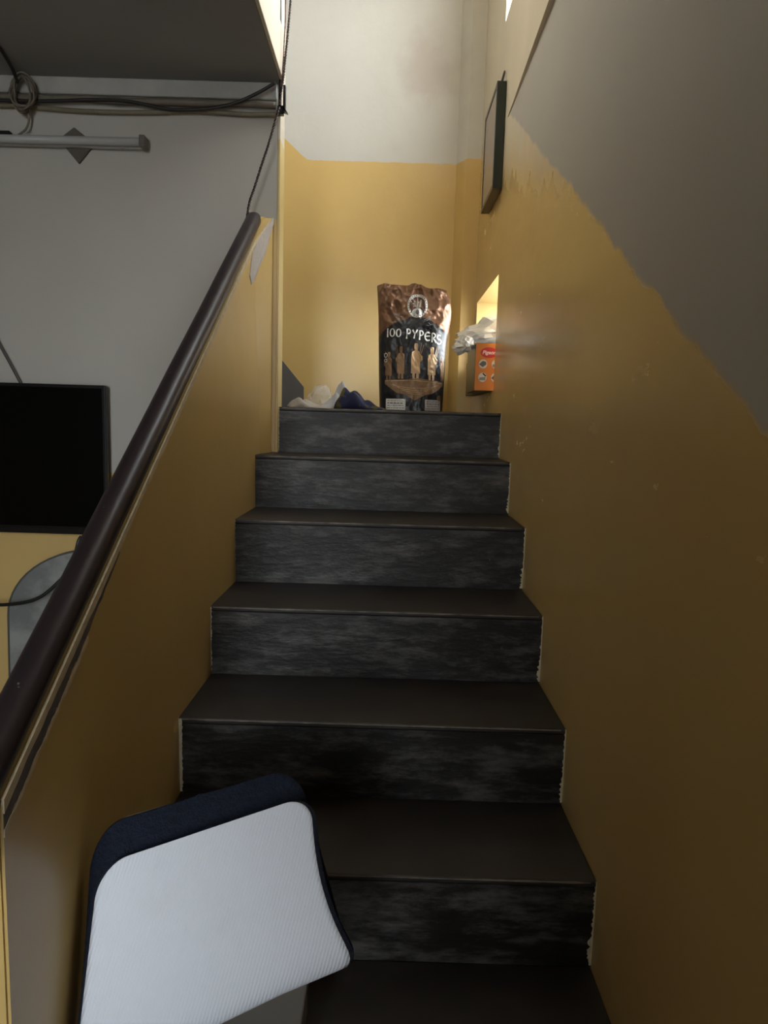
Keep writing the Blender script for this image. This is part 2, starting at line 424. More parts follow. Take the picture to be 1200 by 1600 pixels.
# handrail: rounded dark cap rail
p0 = Vector((-.4915, .70, .706)); p1 = Vector((-.4915, 2.61, 1.951))
d = (p1 - p0).normalized(); nz = Vector((0, -d.z, d.y)); seg = 20
V = []; F = []
prof = []
for k in range(seg):
    a = 2 * math.pi * k / seg
    ca, sa = math.cos(a), math.sin(a)
    prof.append((math.copysign(abs(ca) ** .85, ca) * .0255, math.copysign(abs(sa) ** .85, sa) * .025))
stations = [(0, .25), (.004, .6), (.012, .88), (.025, 1), (.5, 1)] + [((p1 - p0).length * t / 12, 1) for t in range(3, 12)]
L = (p1 - p0).length
stations = [(0, .3), (.006, .7), (.016, .93), (.03, 1)] + [(L * t / 14, 1) for t in range(1, 14)] + [(L - .022, 1), (L - .012, .93), (L - .004, .7), (L, .3)]
for (s, sc_) in stations:
    c = p0 + d * s + nz * (.002 * noise.noise(Vector((s * 3, 0, 0))))
    for (px, pz) in prof: V.append(c + Vector((px * sc_, 0, 0)) + nz * pz * sc_)
for i in range(len(stations) - 1):
    for k in range(seg):
        a = i * seg + k; b = i * seg + (k + 1) % seg; F.append((a, b, b + seg, a + seg))
F.append(tuple(range(seg))[::-1]); F.append(tuple(len(V) - seg + k for k in range(seg)))
hr = mesh('handrail', V, F, M_RAIL, None, True)
tag(hr, 'thick rounded dark handrail capping the yellow parapet wall', 'handrail')
# ------------------------------------------------------------------ folded rug on the lower steps
def lerp(a, b, t): return a + (b - a) * t
V3 = Vector
F_bl, F_br, F_tr, F_tl = V3((-.447, .945, .21)), V3((-.036, .98, .418)), V3((-.110, 1.12, .615)), V3((-.436, 1.035, .533))
R_bl, R_br, R_tr, R_tl = V3((-.452, .985, .205)), V3((-.044, 1.03, .40)), V3((-.150, 1.185, .628)), V3((-.452, 1.068, .580))
NU, NF = 44, 64
def rug_center(u, s):
    """s in 0..1 front flap top to fold, 1..2 rear flap fold to top"""
    fb, ft = lerp(F_bl, F_br, u), lerp(F_tl, F_tr, u); rb, rt = lerp(R_bl, R_br, u), lerp(R_tl, R_tr, u)
    if s <= 1: p = lerp(ft, fb, s)
    else: p = lerp(rb, rt, s - 1)
    down = (fb - ft).normalized()
    q = min(abs(s - 1), .16) / .16
    roll = (1 - q) ** 2
    mid = (fb + rb) / 2
    p = lerp(p, V3((mid.x, mid.y, mid.z)) + down * .004, roll * .92)
    # gentle bow of the front flap and the curl of its lower right corner
    if s <= 1:
        p = p + V3((0, -.014, .006)) * math.sin(math.pi * u) * math.sin(math.pi * min(1, s)) 
        p = p + V3((0, -.012, .0)) * (u ** 3) * math.sin(math.pi * s)
        p = p + V3((.016, 0, 0)) * max(0, u - .75) * 4 * (s ** 4) - V3((.012, 0, 0)) * max(0, u - .6) * 2.5 * math.sin(math.pi * s)
    else:
        p = p + V3((0, .006, 0)) * math.sin(math.pi * (s - 1))
    return p
def rug_uv(i, j):
    s = 2 * j / (2 * NF)
    e = min(s, 2 - s)                       # distance from the free edge
    Hh = .33; rad = .052 if s <= 1 else .06
    dd = e * Hh; inset = 0
    if dd < rad: inset = rad - math.sqrt(max(0, rad ** 2 - (rad - dd) ** 2))
    Wd = .40; m = inset / Wd
    u = lerp(m, 1 - m, i / NU); return u, s
# denser rows near the two free edges so that the rounded corners are smooth
rows = []
for j in range(2 * NF + 1):
    t = j / (2 * NF); rows.append(t)
def row_s(t):
    s = 2 * t
    return 1 - math.cos(math.pi * t) if True else s
def rug_pt(i, t):
    s = row_s(t)
    e = min(s, 2 - s); rad = .052 if s <= 1 else .06
    dd = e * .33; inset = 0
    if dd < rad: inset = rad - math.sqrt(max(0, rad ** 2 - (rad - dd) ** 2))
    m = inset / .40; fd = abs(s - 1) * .30; mr = m
    if fd < .03: mr = (.03 - math.sqrt(max(0, .03 ** 2 - (.03 - fd) ** 2))) / .40
    u = lerp(m, 1 - mr, i / NU)
    return rug_center(u, s)
grid = [[rug_pt(i, t) for i in range(NU + 1)] for t in rows]
nr = len(rows)
nrm = []
for j in range(nr):
    r0 = []
    for i in range(NU + 1):
        du = grid[j][min(i + 1, NU)] - grid[j][max(i - 1, 0)]; dv = grid[min(j + 1, nr - 1)][i] - grid[max(j - 1, 0)][i]
        n = du.cross(dv)
        r0.append(n.normalized() if n.length > 1e-12 else None)
    nrm.append(r0)
for j in range(nr):
    for i in range(NU + 1):
        if nrm[j][i] is None: nrm[j][i] = nrm[min(max(j, 1), nr - 2)][i] or V3((0, -1, 0))
# outward normal on the front flap must look to the camera (-y)
if nrm[nr // 5][NU // 2].y > 0: nrm = [[-n for n in r0] for r0 in nrm]
def sheet(name, off0, off1, mat, parent, grow=0.0, fuzz=0.0, jrange=None):
    V = []; F = []
    js = list(range(nr)); m = len(js); w_ = NU + 1
    for off in (off0, off1):
        for j in js:
            for i in range(w_):
                p = grid[j][i] + nrm[j][i] * off
                if grow:
                    cu = grid[j][NU // 2]
                    if i in (0, NU): p = p + (grid[j][i] - cu).normalized() * grow
                    if j in (0, nr - 1):
                        dv = (grid[j][i] - grid[1 if j == 0 else nr - 2][i])
                        p = p + (dv.normalized() * grow if dv.length > 1e-9 else V3())
                if fuzz and off == off1:
                    p = p + nrm[j][i] * fuzz * noise.noise(grid[j][i] * 160)
                V.append(p)
    for a in range(m - 1):
        for i in range(NU):
            q = a * w_ + i; F.append((q, q + 1, q + 1 + w_, q + w_))
            b = m * w_ + q; F.append((b, b + w_, b + w_ + 1, b + 1))
    T = m * w_
    for a in range(m - 1):
        for i in (0, NU):
            q = a * w_ + i; F.append((q, q + w_, q + w_ + T, q + T))
    for a in (0, m - 1):
        for i in range(NU):
            q = a * w_ + i; F.append((q, q + 1, q + 1 + T, q + T))
    o = mesh(name, V, F, mat, None, True); 
    bm = bmesh.new(); bm.from_mesh(o.data); bmesh.ops.remove_doubles(bm, verts=bm.verts, dist=1e-6); bmesh.ops.recalc_face_normals(bm, faces=bm.faces[:]); bm.to_mesh(o.data); bm.free()
    adopt(parent, o); return o
g = G('white_ribbed_latex_backing')
wv = g.n.new('ShaderNodeTexWave'); wv.wave_type = 'BANDS'; wv.bands_direction = 'X'; wv.inputs['Scale'].default_value = 60; wv.inputs['Distortion'].default_value = 1.2; wv.inputs['Detail'].default_value = 2
mp = g.n.new('ShaderNodeMapping'); mp.inputs['Rotation'].default_value = (0, math.radians(-14), 0); g.link(g.pos(), mp.inputs[0]); g.link(mp.outputs[0], wv.inputs['Vector'])
dirt = g.ramp(g.noise(7, 6, .65), .45, .8)
g.set(Base_Color=g.mix(g.M('MULTIPLY', dirt, .35), (.75, .80, .89), (.60, .60, .62)), Roughness=.55)
g.bump(g.M('ADD', g.M('MULTIPLY', wv.outputs['Fac'], .5), g.M('MULTIPLY', g.noise(60, 4), .6)), .32, .004)
M_BACKING = g.m
g = G('navy_blue_pile')
pn = g.noise(170, 4, .75); pn2 = g.noise(60, 4, .6)
g.set(Base_Color=g.mix(g.M('MULTIPLY', pn, pn2), (.002, .005, .017), (.022, .040, .095)), Roughness=.95)
g.b.inputs['Sheen Weight'].default_value = .06; g.b.inputs['Sheen Tint'].default_value = (.3, .45, .8, 1)
g.bump(g.M('ADD', pn, pn2), 1.0, .02)
M_PILE = g.m
rug = empty('folded_rug', tuple((F_bl + R_bl) / 2)); tag(rug, 'folded navy blue rug with its white ribbed backing outwards, leaning on the lowest steps', 'rug')
sheet('backing', .0022, -.0008, M_BACKING, rug)
sheet('pile', -.0006, -.0115, M_PILE, rug, grow=.0065, fuzz=.003)

# small grey box that carries the rug, with a crumpled wrapper before it
M_GBOX = plain('grey_carton', (.22, .22, .225), .5, var=.1)
gb = empty('grey_box', (-.205, 1.06, .185)); tag(gb, 'small grey box on the lowest step under the folded rug', 'box')
adopt(gb, box('carton_body', -.30, -.112, 1.00, 1.14, .186, .262, M_GBOX, bevel=.003), box('carton_lid', -.304, -.108, .996, 1.144, .262, .285, M_GBOX, bevel=.003))
bm = bmesh.new(); bmesh.ops.create_icosphere(bm, subdivisions=4, radius=1)
for v in bm.verts:
    n = noise.noise(v.co * 2.3) * .35 + noise.noise(v.co * 6) * .22
    v.co = V3((v.co.x * .045, v.co.y * .022, v.co.z * .036)) * (1 + n) + V3((-.183, .958, .236))
g = G('dark_gold_foil'); fn = g.ramp(g.noise(70, 4, .6), .52, .6)
g.set(Base_Color=g.mix(fn, (.012, .011, .010), (.45, .38, .24)), Roughness=.3, Metallic=.3)
o = from_bm('crumpled_wrapper', bm, g.m)
tag(o, 'crumpled dark wrapper with gold flecks under the folded rug', 'wrapper')

# ------------------------------------------------------------------ television
M_TVB = plain('black_tv_plastic', (.006, .006, .006), .35, var=.1, spec=.3)
M_TVS = plain('black_tv_screen', (.0012, .0012, .0012), .3, var=.05, spec=.12)
tv = empty('television', (-1.52, 2.64, .787)); tag(tv, 'black flat screen television mounted on the grey wall', 'television')
tx0, tx1, tz0, tz1 = -2.01, -1.045, .787, 1.348
adopt(tv, box('housing', tx0, tx1, 2.632, 2.66, tz0, tz1, M_TVB, bevel=.004), box('back_cover', tx0 + .05, tx1 - .05, 2.66, 2.688, tz0 + .05, tz1 - .04, M_TVB, bevel=.006),
      box('screen', tx0 + .012, tx1 - .012, 2.6300, 2.6335, tz0 + .030, tz1 - .012, M_TVS), box('chin', tx0 + .004, tx1 - .004, 2.6285, 2.633, tz0 + .004, tz0 + .024, M_TVB, bevel=.001))
M_CABLE = plain('black_cable', (.008, .008, .008), .4)
o = tube('power_cable', [(-1.152, 2.645, .779), (-1.160, 2.636, .76), (-1.171, 2.625, .707), (-1.190, 2.615, .66), (-1.225, 2.61, .61), (-1.301, 2.60, .545), (-1.40, 2.60, .518), (-1.55, 2.61, .51), (-1.75, 2.64, .52), (-1.80, 2.68, .53)], .0065, M_CABLE)
tag(o, 'black cable hanging in a loop below the television', 'cable')
o = tube('aerial_cable', [(-1.37, 2.680, 1.33), (-1.388, 2.678, 1.365), (-1.415, 2.676, 1.42), (-1.452, 2.676, 1.49), (-1.50, 2.676, 1.60), (-1.56, 2.676, 1.75), (-1.60, 2.676, 1.95)], .0055, plain('dull_brown_cable', (.05, .045, .038), .5))
tag(o, 'thin brown cable running down the wall to the top of the television', 'cable')

# ------------------------------------------------------------------ rounded grey board below the television
g = G('smudged_grey_board'); sm = g.ramp(g.noise(6, 6, .65), .40, .70)
g.set(Base_Color=g.mix(sm, (.155, .165, .165), (.29, .30, .29)), Roughness=.5); g.bump(g.noise(20, 4), .1, .006)
M_BRD = g.m
bd = empty('rounded_board', (-1.10, 2.64, 0)); tag(bd, 'grey smudged board with a rounded top leaning on the yellow wall', 'board')
def board_outline(grow):
    a, b, n = .343 + grow, .262 + grow, 28
    P = [(-1.10 - a, 0.0 if grow > 0 else .004)]
    P += [(-1.10 - a * math.cos(math.pi * k / n), .46 + b * math.sin(math.pi * k / n)) for k in range(n + 1)]
    return P + [(-1.10 + a, 0.0 if grow > 0 else .004)]
def lean(o):
    for v in o.data.vertices: v.co.y += (v.co.z - .72) * .03
    return o
adopt(bd, lean(prism('panel', board_outline(0), 'y', 2.658, 2.674, M_BRD)))
inn, out = board_outline(-.001), board_outline(.006)
V = []; F = []
for (p, q) in zip(inn, out): V += [(p[0], 2.656, p[1]), (q[0], 2.656, q[1]), (q[0], 2.676, q[1]), (p[0], 2.676, p[1])]
for i in range(len(inn) - 1):
    for q in range(4): F.append((i * 4 + q, i * 4 + (q + 1) % 4, i * 4 + 4 + (q + 1) % 4, i * 4 + 4 + q))
F += [(0, 1, 2, 3), tuple(len(V) - 1 - q for q in range(4))]
adopt(bd, lean(mesh('rim', V, F, plain('dark_board_rim', (.07, .07, .06), .5))))

# ------------------------------------------------------------------ tube light, mounting board, cornice, wires
M_TUBE = plain('unlit_white_tube', (.40, .41, .41), .35, var=.06)
M_CAPD = plain('tube_end_cap', (.12, .11, .10), .5)
tl = empty('tube_light', (-1.48, 2.66, 2.20)); tag(tl, 'unlit white tube light fixed across the grey wall', 'lamp')
adopt(tl, box('batten', -2.08, -.885, 2.655, 2.675, 2.188, 2.216, M_TUBE, bevel=.003))
V, F = tube_geo([V3((-2.07, 2.640, 2.199)), V3((-.905, 2.640, 2.204))], .0145, 14); adopt(tl, mesh('tube', V, F, M_TUBE, None, True))
adopt(tl, box('end_cap', -.905, -.884, 2.622, 2.672, 2.184, 2.224, M_CAPD, bevel=.004), box('end_cap', -2.08, -2.06, 2.622, 2.672, 2.178, 2.218, M_CAPD, bevel=.004))
M_BOARD = plain('dark_wood_board', (.10, .085, .07), .7, var=.3, scale=25)
V = [( -1.212, 2.219), (-1.155, 2.262), (-1.083, 2.208), (-1.142, 2.138)]
o = prism('mounting_board', V, 'y', 2.676, 2.69, M_BOARD, bevel=.002); tag(o, 'dark diamond shaped wooden board behind the tube light', 'board')
struct(box('trim_cornice', XROOM, XJ - .012, 2.672, YTV, 2.372, SLAB, plain('grubby_cornice', (.40, .395, .37), .75, var=.3, scale=9, bump=.4), bevel=.005), 'grubby plaster cornice under the ceiling')
M_WIREB = plain('brown_wire', (.15, .128, .10), .55, var=.3, scale=30)
M_WIRED = plain('dark_wire', (.022, .019, .017), .5, var=.3, scale=30)
M_WIREG = plain('yellowed_wire', (.19, .165, .11), .5, var=.3, scale=30)
def sagging(x0, x1, z, amp, y, seed, n=26):
    return [(lerp(x0, x1, k / n), y, z + amp * noise.noise(V3((k * .35, seed, 0))) ) for k in range(n + 1)]
for i, (z, y, r, m, lab) in enumerate(((2.352, 2.668, .013, M_WIREB, 'thickest brown cable of the bundle along the wall top'),
                                       (2.322, 2.676, .0085, M_WIREG, 'yellowed cable lowest in the bundle along the wall top'),
                                       (2.338, 2.655, .006, M_WIRED, 'thin dark cable in front of the brown bundle on the wall top'))):
    pts = sagging(-3.1, -.43, z, .016, y, 3.7 * i + 1)
    if i == 2: pts[-5:] = [(-.80, 2.655, 2.322), (-.68, 2.65, 2.325), (-.58, 2.645, 2.342), (-.49, 2.635, 2.375), (-.425, 2.63, 2.410)]
    o = tube('wall_cable', pts, r, m); tag(o, lab, 'cable', 'cables along the top of the room wall')
# knot of wire
V = []; F = []
rng2 = random.Random(5)
for k in range(5):
    c = V3((-1.318 + rng2.uniform(-.015, .015), 2.635 + rng2.uniform(-.012, .012), 2.352)); a0 = rng2.uniform(.03, .045); b0 = rng2.uniform(.045, .062); ph = rng2.uniform(-.4, .4)
    ring = [c + V3((a0 * math.cos(t) * math.cos(ph), .012 * math.sin(t * 2 + k), b0 * math.sin(t) + a0 * math.cos(t) * math.sin(ph) * .4)) for t in [2 * math.pi * q / 26 for q in range(27)]]
    tube_geo(ring, .0042, 6, V, F)
o = mesh('wire_coil', V, F, M_WIREB, None, True); tag(o, 'tangled coil of brown wire hanging at the ceiling corner', 'wire')
o = tube('ceiling_wire', [(-1.23, 2.0, 2.424), (-1.27, 2.25, 2.424), (-1.30, 2.45, 2.422), (-1.322, 2.58, 2.412), (-1.330, 2.63, 2.385)], .006, M_WIRED); tag(o, 'dark wire crossing the ceiling to the tangled coil', 'wire')
o = tube('lamp_wire', [(-1.305, 2.64, 2.315), (-1.303, 2.652, 2.28), (-1.315, 2.655, 2.245), (-1.345, 2.657, 2.222), (-1.36, 2.66, 2.214)], .004, M_WIREB); tag(o, 'short wire curving from the coil down to the tube light', 'wire')
o = box('wire_connector', -1.425, -1.372, 2.645, 2.668, 2.222, 2.232, M_CABLE, bevel=.002); tag(o, 'small black connector lying on the tube light', 'connector')

# ropes at the wall end
M_ROPE = G('red_brown_twine')
rn = M_ROPE.noise(90, 3, .6); M_ROPE.set(Base_Color=M_ROPE.mix(M_ROPE.ramp(rn, .4, .6), (.035, .012, .012), (.17, .09, .07)), Roughness=.8); M_ROPE = M_ROPE.m
def twisted(name, pts, r, pitch, mat, mat2, strands=2):
    path = catmull(pts, 30); V = [[] for _ in range(strands)]; F = [[] for _ in range(strands)]
    s = 0; acc = [0]
    for i in range(1, len(path)): s += (path[i] - path[i - 1]).length; acc.append(s)
    root = empty(name, tuple(path[0]))
    for k in range(strands):
        P = []
        for i, p in enumerate(path):
            t = (path[min(i + 1, len(path) - 1)] - path[max(i - 1, 0)]).normalized(); a = t.cross(V3((0, 1, 0))).normalized(); b = t.cross(a)
            ph = 2 * math.pi * (acc[i] / pitch + k / strands); P.append(p + (a * math.cos(ph) + b * math.sin(ph)) * r * .8)
        vv, ff = tube_geo(P, r, 6); adopt(root, mesh('strand', vv, ff, (mat, mat2)[k % 2], None, True))
    return root
up_pts = [(-.405, 2.60, 2.325), (-.400, 2.60, 2.37), (-.393, 2.60, 2.416), (-.387, 2.6, 2.48), (-.381, 2.60, 2.539), (-.371, 2.60, 2.661), (-.358, 2.60, 2.85), (-.34, 2.6, 3.1)]
o = twisted('hanging_rope', up_pts, .0026, .018, M_WIRED, M_ROPE); tag(o, 'twisted dark rope hanging in front of the white stairwell wall', 'rope')
dn_pts = [(-.517, 2.600, 1.945), (-.508, 2.602, 2.0), (-.490, 2.605, 2.055), (-.465, 2.6, 2.128), (-.442, 2.60, 2.195), (-.42, 2.6, 2.27), (-.407, 2.60, 2.318)]
o = twisted('twine_rope', dn_pts, .0028, .022, M_ROPE, M_WIRED); tag(o, 'red brown twine slanting from the wall corner to the handrail top', 'cord')
o = tube('riser_cable', [(-.4135, 2.66, 2.345), (-.413, 2.66, 2.42), (-.4145, 2.66, 2.55), (-.417, 2.66, 2.69), (-.42, 2.66, 3.0), (-.42, 2.66, 3.4)], .0058, M_CABLE); tag(o, 'straight black cable running up the stairwell corner', 'cable')
o = tube('thin_cable', [(-.404, 2.62, 2.40), (-.400, 2.63, 2.46), (-.397, 2.64, 2.56), (-.396, 2.65, 2.69), (-.396, 2.65, 3.3)], .0022, M_ROPE); tag(o, 'thin brown cable beside the straight black one in the stairwell', 'cable')
cb = empty('cable_bracket', (-.413, 2.67, 2.33)); tag(cb, 'small black bracket holding the cables at the wall corner', 'bracket')
adopt(cb, box('plate', -.424, -.402, 2.668, 2.689, 2.322, 2.352, M_CABLE, bevel=.002), box('upright', -.402, -.394, 2.655, 2.675, 2.33, 2.415, M_CABLE, bevel=.001), prism('foot', [(-.402, 2.345), (-.385, 2.322), (-.402, 2.328)], 'y', 2.655, 2.675, M_CABLE))

# ------------------------------------------------------------------ framed picture on the right wall
M_FRAME = plain('dark_green_frame', (.016, .022, .016), .35)
M_PIC = plain('faded_cream_print', (.34, .27, .22), .35, var=.15, scale=8)
fr = empty('picture_frame', (.42, 3.18, 2.18)); tag(fr, 'dark green framed picture hanging on the right wall above the landing', 'picture')
fy0, fy1, fz0, fz1 = 2.975, 3.33, 2.19, 2.595
fx0 = .396
adopt(fr, box('frame_rail', fx0, XR - .002, fy0, fy0 + .02, fz0, fz1, M_FRAME, bevel=.002), box('frame_rail', fx0, XR - .002, fy1 - .02, fy1, fz0, fz1, M_FRAME, bevel=.002),
      box('frame_rail', fx0, XR - .002, fy0 + .02, fy1 - .02, fz1 - .02, fz1, M_FRAME, bevel=.002),
      box('frame_rail', fx0, XR - .002, fy0 + .02, fy1 - .02, fz0, fz0 + .02, plain('brown_frame_foot', (.07, .05, .035), .4), bevel=.002),
      box('print', fx0 + .003, XR - .006, fy0 + .02, fy1 - .02, fz0 + .02, fz1 - .02, M_PIC))
adopt(fr, tube('hanging_cord', [(fx0 + .02, fy0 + .015, fz1 - .002), (XR - .006, 3.02, fz1 + .055), (fx0 + .02, 3.09, fz1 - .002)], .004, M_WIRED, n=3))

# ------------------------------------------------------------------ printed sack on the landing
BX, BZ0, BZ1, BYF, BYB = .115, LAND, 1.880, 3.30, 3.50
def sack_outline(b):
    """half-left, half-right in metres at height b in 0..1"""
    l = -.146 - .018 * b ** .6 - .006 * max(0, b - .75) * 4
    r = .146 + .012 * b ** .6 + .018 * math.exp(-((b - .80) / .16) ** 2) - .03 * max(0, b - .93) / .07 * .5
    return BX - .004 + l - .006 * b, BX + r - .004 * b
def sack_top(a):      # wavy top edge in metres, a in -1..1
    return BZ1 - .012 * (a + .2) ** 2 - .010 * max(0, a) ** 2 + .006 * math.sin(a * 7 + 1)
def sack_depth(a, b):
    t = .085 * (1 - b) ** .55 * 1.0 + .028
    return t * max(0.0, 1 - abs(a) ** 3.2) ** .5 + .004
def sack_wrinkle(x, z, b):
    k = .40 + 2.6 * max(0, b - .55)
    n = (abs(noise.noise(V3((x * 20, 4, z * 13)))) - .25) * .030 + (abs(noise.noise(V3((x * 46 + z * 20, 1, z * 34)))) - .25) * .012
    return k * n
def sack_front(x, z):
    b = min(1, max(0, (z - BZ0) / (BZ1 - BZ0))); l, r = sack_outline(b); a = max(-1, min(1, (x - l) / (r - l) * 2 - 1))
    return (BYF + BYB) / 2 - sack_depth(a, b) + sack_wrinkle(x, z, b) * max(0, 1 - abs(a) ** 6)
NA, NB = 84, 120
V = []; F = []
for side in (0, 1):
    for j in range(NB + 1):
        for i in range(NA + 1):
            a = math.sin((i / NA - .5) * math.pi); b = j / NB
            l, r = sack_outline(b); x = lerp(l, r, (a + 1) / 2); z = lerp(BZ0, sack_top(a), b)
            yf = sack_front(x, z)
            if side == 0: y = yf
            else: y = (BYF + BYB) / 2 + sack_depth(a, min(1, (z - BZ0) / (BZ1 - BZ0))) * .95
            V.append((x, y, z))
w_ = NA + 1; T = w_ * (NB + 1)
for j in range(NB):
    for i in range(NA):
        q = j * w_ + i; F.append((q, q + 1, q + 1 + w_, q + w_)); F.append((T + q, T + q + w_, T + q + w_ + 1, T + q + 1))
for j in range(NB):
    for i in (0, NA): q = j * w_ + i; F.append((q, q + w_, q + w_ + T, q + T))
for j in (0, NB):
    for i in range(NA): q = j * w_ + i; F.append((q, q + 1, q + 1 + T, q + T))
sack = empty('printed_sack', (BX, 3.4, LAND)); tag(sack, 'bronze and black glossy printed sack standing on the landing', 'sack')
g = G('bronze_black_print')
e1 = g.M('MULTIPLY', g.M('SUBTRACT', g.noise(16, 4, .6), .5), .05)
arch = g.M('MULTIPLY', g.M('MULTIPLY', g.M('SUBTRACT', g.x(), .118), g.M('SUBTRACT', g.x(), .118)), -3.2)
zz_ = g.M('SUBTRACT', g.M('ADD', g.z(), e1), g.M('ADD', 1.728, arch))
top = g.ramp(zz_, -.004, .004)
bronze = g.mix(g.noise(22, 5, .6), (.15, .075, .042), (.30, .165, .10))
black = g.mix(g.noise(9, 4), (.007, .007, .008), (.020, .021, .025))
g.set(Base_Color=g.mix(top, black, bronze), Roughness=g.M('MULTIPLY_ADD', top, .0, .34), Metallic=g.M('MULTIPLY', top, .45)); g.bump(g.noise(38, 4, .6), .35, .006)
M_SACK = g.m
o = mesh('bag_body', V, F, M_SACK, None, True)
bm = bmesh.new(); bm.from_mesh(o.data); bmesh.ops.remove_doubles(bm, verts=bm.verts, dist=1e-6); bmesh.ops.recalc_face_normals(bm, faces=bm.faces[:]); bm.to_mesh(o.data); bm.free()
adopt(sack, o)

M_GOLD = plain('gold_print', (.55, .36, .20), .42, metal=.2, var=.3, scale=60)
M_GOLDD = plain('dim_gold_print', (.27, .16, .085), .45, metal=.2, var=.35, scale=70)
M_INK = plain('white_ink', (.80, .80, .78), .5, var=.05)
M_GINK = plain('grey_ink', (.20, .20, .21), .4, var=.3, scale=80)
M_BINK = plain('black_ink', (.012, .012, .012), .5)

# the print on the sack is laid out on a 120 x 200 sheet: u to the right 0..120, v down 0..200 (front of the sack)
def S(u, v): return (BX - .155 + (u / 120) * .318, BZ1 + .004 - (v / 200) * (BZ1 - BZ0 + .004))
def decal_polys(name, polys, mat, parent, eps=.0016, holes=False, raw=False):
    bm = bmesh.new()
    for poly in polys:
        vs_ = [bm.verts.new((p[0], 0, p[1])) if raw else bm.verts.new((S(*p)[0], 0, S(*p)[1])) for p in poly]
        bm.faces.new(vs_)
    bmesh.ops.triangulate(bm, faces=bm.faces[:])
    for _ in range(3):
        long = [e for e in bm.edges if e.calc_length() > .008]
        if not long: break
        bmesh.ops.subdivide_edges(bm, edges=long, cuts=1); bmesh.ops.triangulate(bm, faces=bm.faces[:])
    for v in bm.verts: v.co.y = sack_front(v.co.x, v.co.z) - eps
    for f in bm.faces:
        f.normal_update()
        if f.normal.y > 0: f.normal_flip()
    me = bpy.data.meshes.new(name); bm.to_mesh(me); bm.free(); me.materials.append(mat)
    o = bpy.data.objects.new(name, me); col.objects.link(o); adopt(parent, o); return o
def stroke(pts, ws):
    """ribbon quads along a polyline with a width at each point"""
    P = [V3((p[0], p[1], 0)) for p in pts]; out = []; L_, R_ = [], []
    for i, p in enumerate(P):
        t = (P[min(i + 1, len(P) - 1)] - P[max(i - 1, 0)]).normalized(); n = V3((-t.y, t.x, 0)); ww = ws[i] if isinstance(ws, (list, tuple)) else ws
        L_.append(p + n * ww / 2); R_.append(p - n * ww / 2)
    for i in range(len(P) - 1): out.append([(L_[i].x, L_[i].y), (L_[i + 1].x, L_[i + 1].y), (R_[i + 1].x, R_[i + 1].y), (R_[i].x, R_[i].y)])
    return out
def arc(cx, cy, rx, ry, a0, a1, n=14): return [(cx + rx * math.cos(math.radians(lerp(a0, a1, k / n))), cy + ry * math.sin(math.radians(lerp(a0, a1, k / n)))) for k in range(n + 1)]
# lettering, unit cell 10 x 14, v down
def wtaper(n, a, b): return [lerp(a, b, k / (n - 1)) for k in range(n)]
GL = {
    '1': [stroke([(2, 1), (2.1, 14)], [2.0, 2.3])],
    '0': [stroke(arc(5, 7.2, 3.6, 5.6, 0, 360, 22), [1.4 + .9 * abs(math.cos(2 * math.pi * k / 22)) for k in range(23)])],
    'P': [stroke([(2.2, 0), (2.3, 7), (1.6, 14.5)], [2.6, 2.0, 2.7]), stroke(arc(3.2, 3.9, 4.6, 3.6, -95, 90, 14), [1.2] + [1.9] * 13 + [1.1])],
    'Y': [stroke([(.8, .6), (4.8, 7)], [2.8, 1.8]), stroke([(9, .4), (4.6, 7.6), (3.4, 13.6)], [2.2, 1.9, 2.5])],
    'E': [stroke(arc(6.2, 7.2, 5.0, 6.2, -50, -310, 20), [1.5] + [2.4] * 19 + [1.5]), stroke([(2, 7), (9.6, 6.4)], [1.7, 2.0])],
    'R': [stroke([(2.0, 0), (2.0, 14)], [2.6, 2.4]), stroke(arc(3.0, 3.8, 4.6, 3.5, -95, 90, 14), 1.9), stroke([(3.2, 7.2), (6, 10), (9.6, 14.3)], [1.8, 2.2, 2.7])],
    'S': [stroke(arc(5, 3.9, 3.4, 3.3, -30, -270, 14), 2.0), stroke(arc(5, 10.4, 3.7, 3.4, -90, 150, 14), 2.1)],
}
let = empty('lettering', (BX, 3.32, 1.62)); adopt(sack, let)
xs = {0: 9.5, 1: 14.5, 2: 25.5, 3: 43, 4: 54, 5: 65.5, 6: 75.5, 7: 87, 8: 96.5}
for k, chx in enumerate('100PYPERS'):
    u0 = xs[k]; v0 = 71 + .0035 * max(0, u0 - 45) ** 2 * .5 + (u0 - 40) * .045
    polys = [[(u0 + p[0] * 1.02, v0 + p[1] * 1.04) for p in q] for s in GL[chx] for q in s]
    o = decal_polys('letter', polys, M_INK, sack, .0022)
bpy.data.objects.remove(let)
# emblem: ring and inner disc
decal_polys('emblem_disc', [arc(62, 35, 17.5, 18.5, 0, 360, 40)[:-1]], M_INK, sack, .0016)
decal_polys('emblem_disc', [arc(62, 35.5, 14, 15, 0, 360, 36)[:-1]], plain('brown_emblem_ink', (.12, .06, .04), .4, var=.3, scale=60), sack, .0026)
fig = []
fig += stroke([(62, 22), (62, 42)], [1.5, 4]) + stroke([(56, 26), (58, 38)], [2.5, 3.5]) + stroke([(68, 26), (66, 38)], [2.5, 3.5])
decal_polys('emblem_figure', fig, plain('pale_bronze_ink', (.42, .36, .31), .4, var=.3, scale=80), sack, .0034)
decal_polys('emblem_crest', [arc(62, 45, 9, 5.5, 0, 360, 20)[:-1]], M_INK, sack, .0036)
decal_polys('emblem_crest', [arc(62, 45, 3, 3.6, 0, 360, 12)[:-1]], M_GINK, sack, .0046)
ticks = []
for k in range(26):
    a = 2 * math.pi * k / 26; ticks += stroke([(62 + 14.6 * math.cos(a), 35 + 15.6 * math.sin(a)), (62 + 16.6 * math.cos(a), 35 + 17.6 * math.sin(a))], 1.3)
decal_polys('emblem_lettering', ticks, M_GINK, sack, .0024)
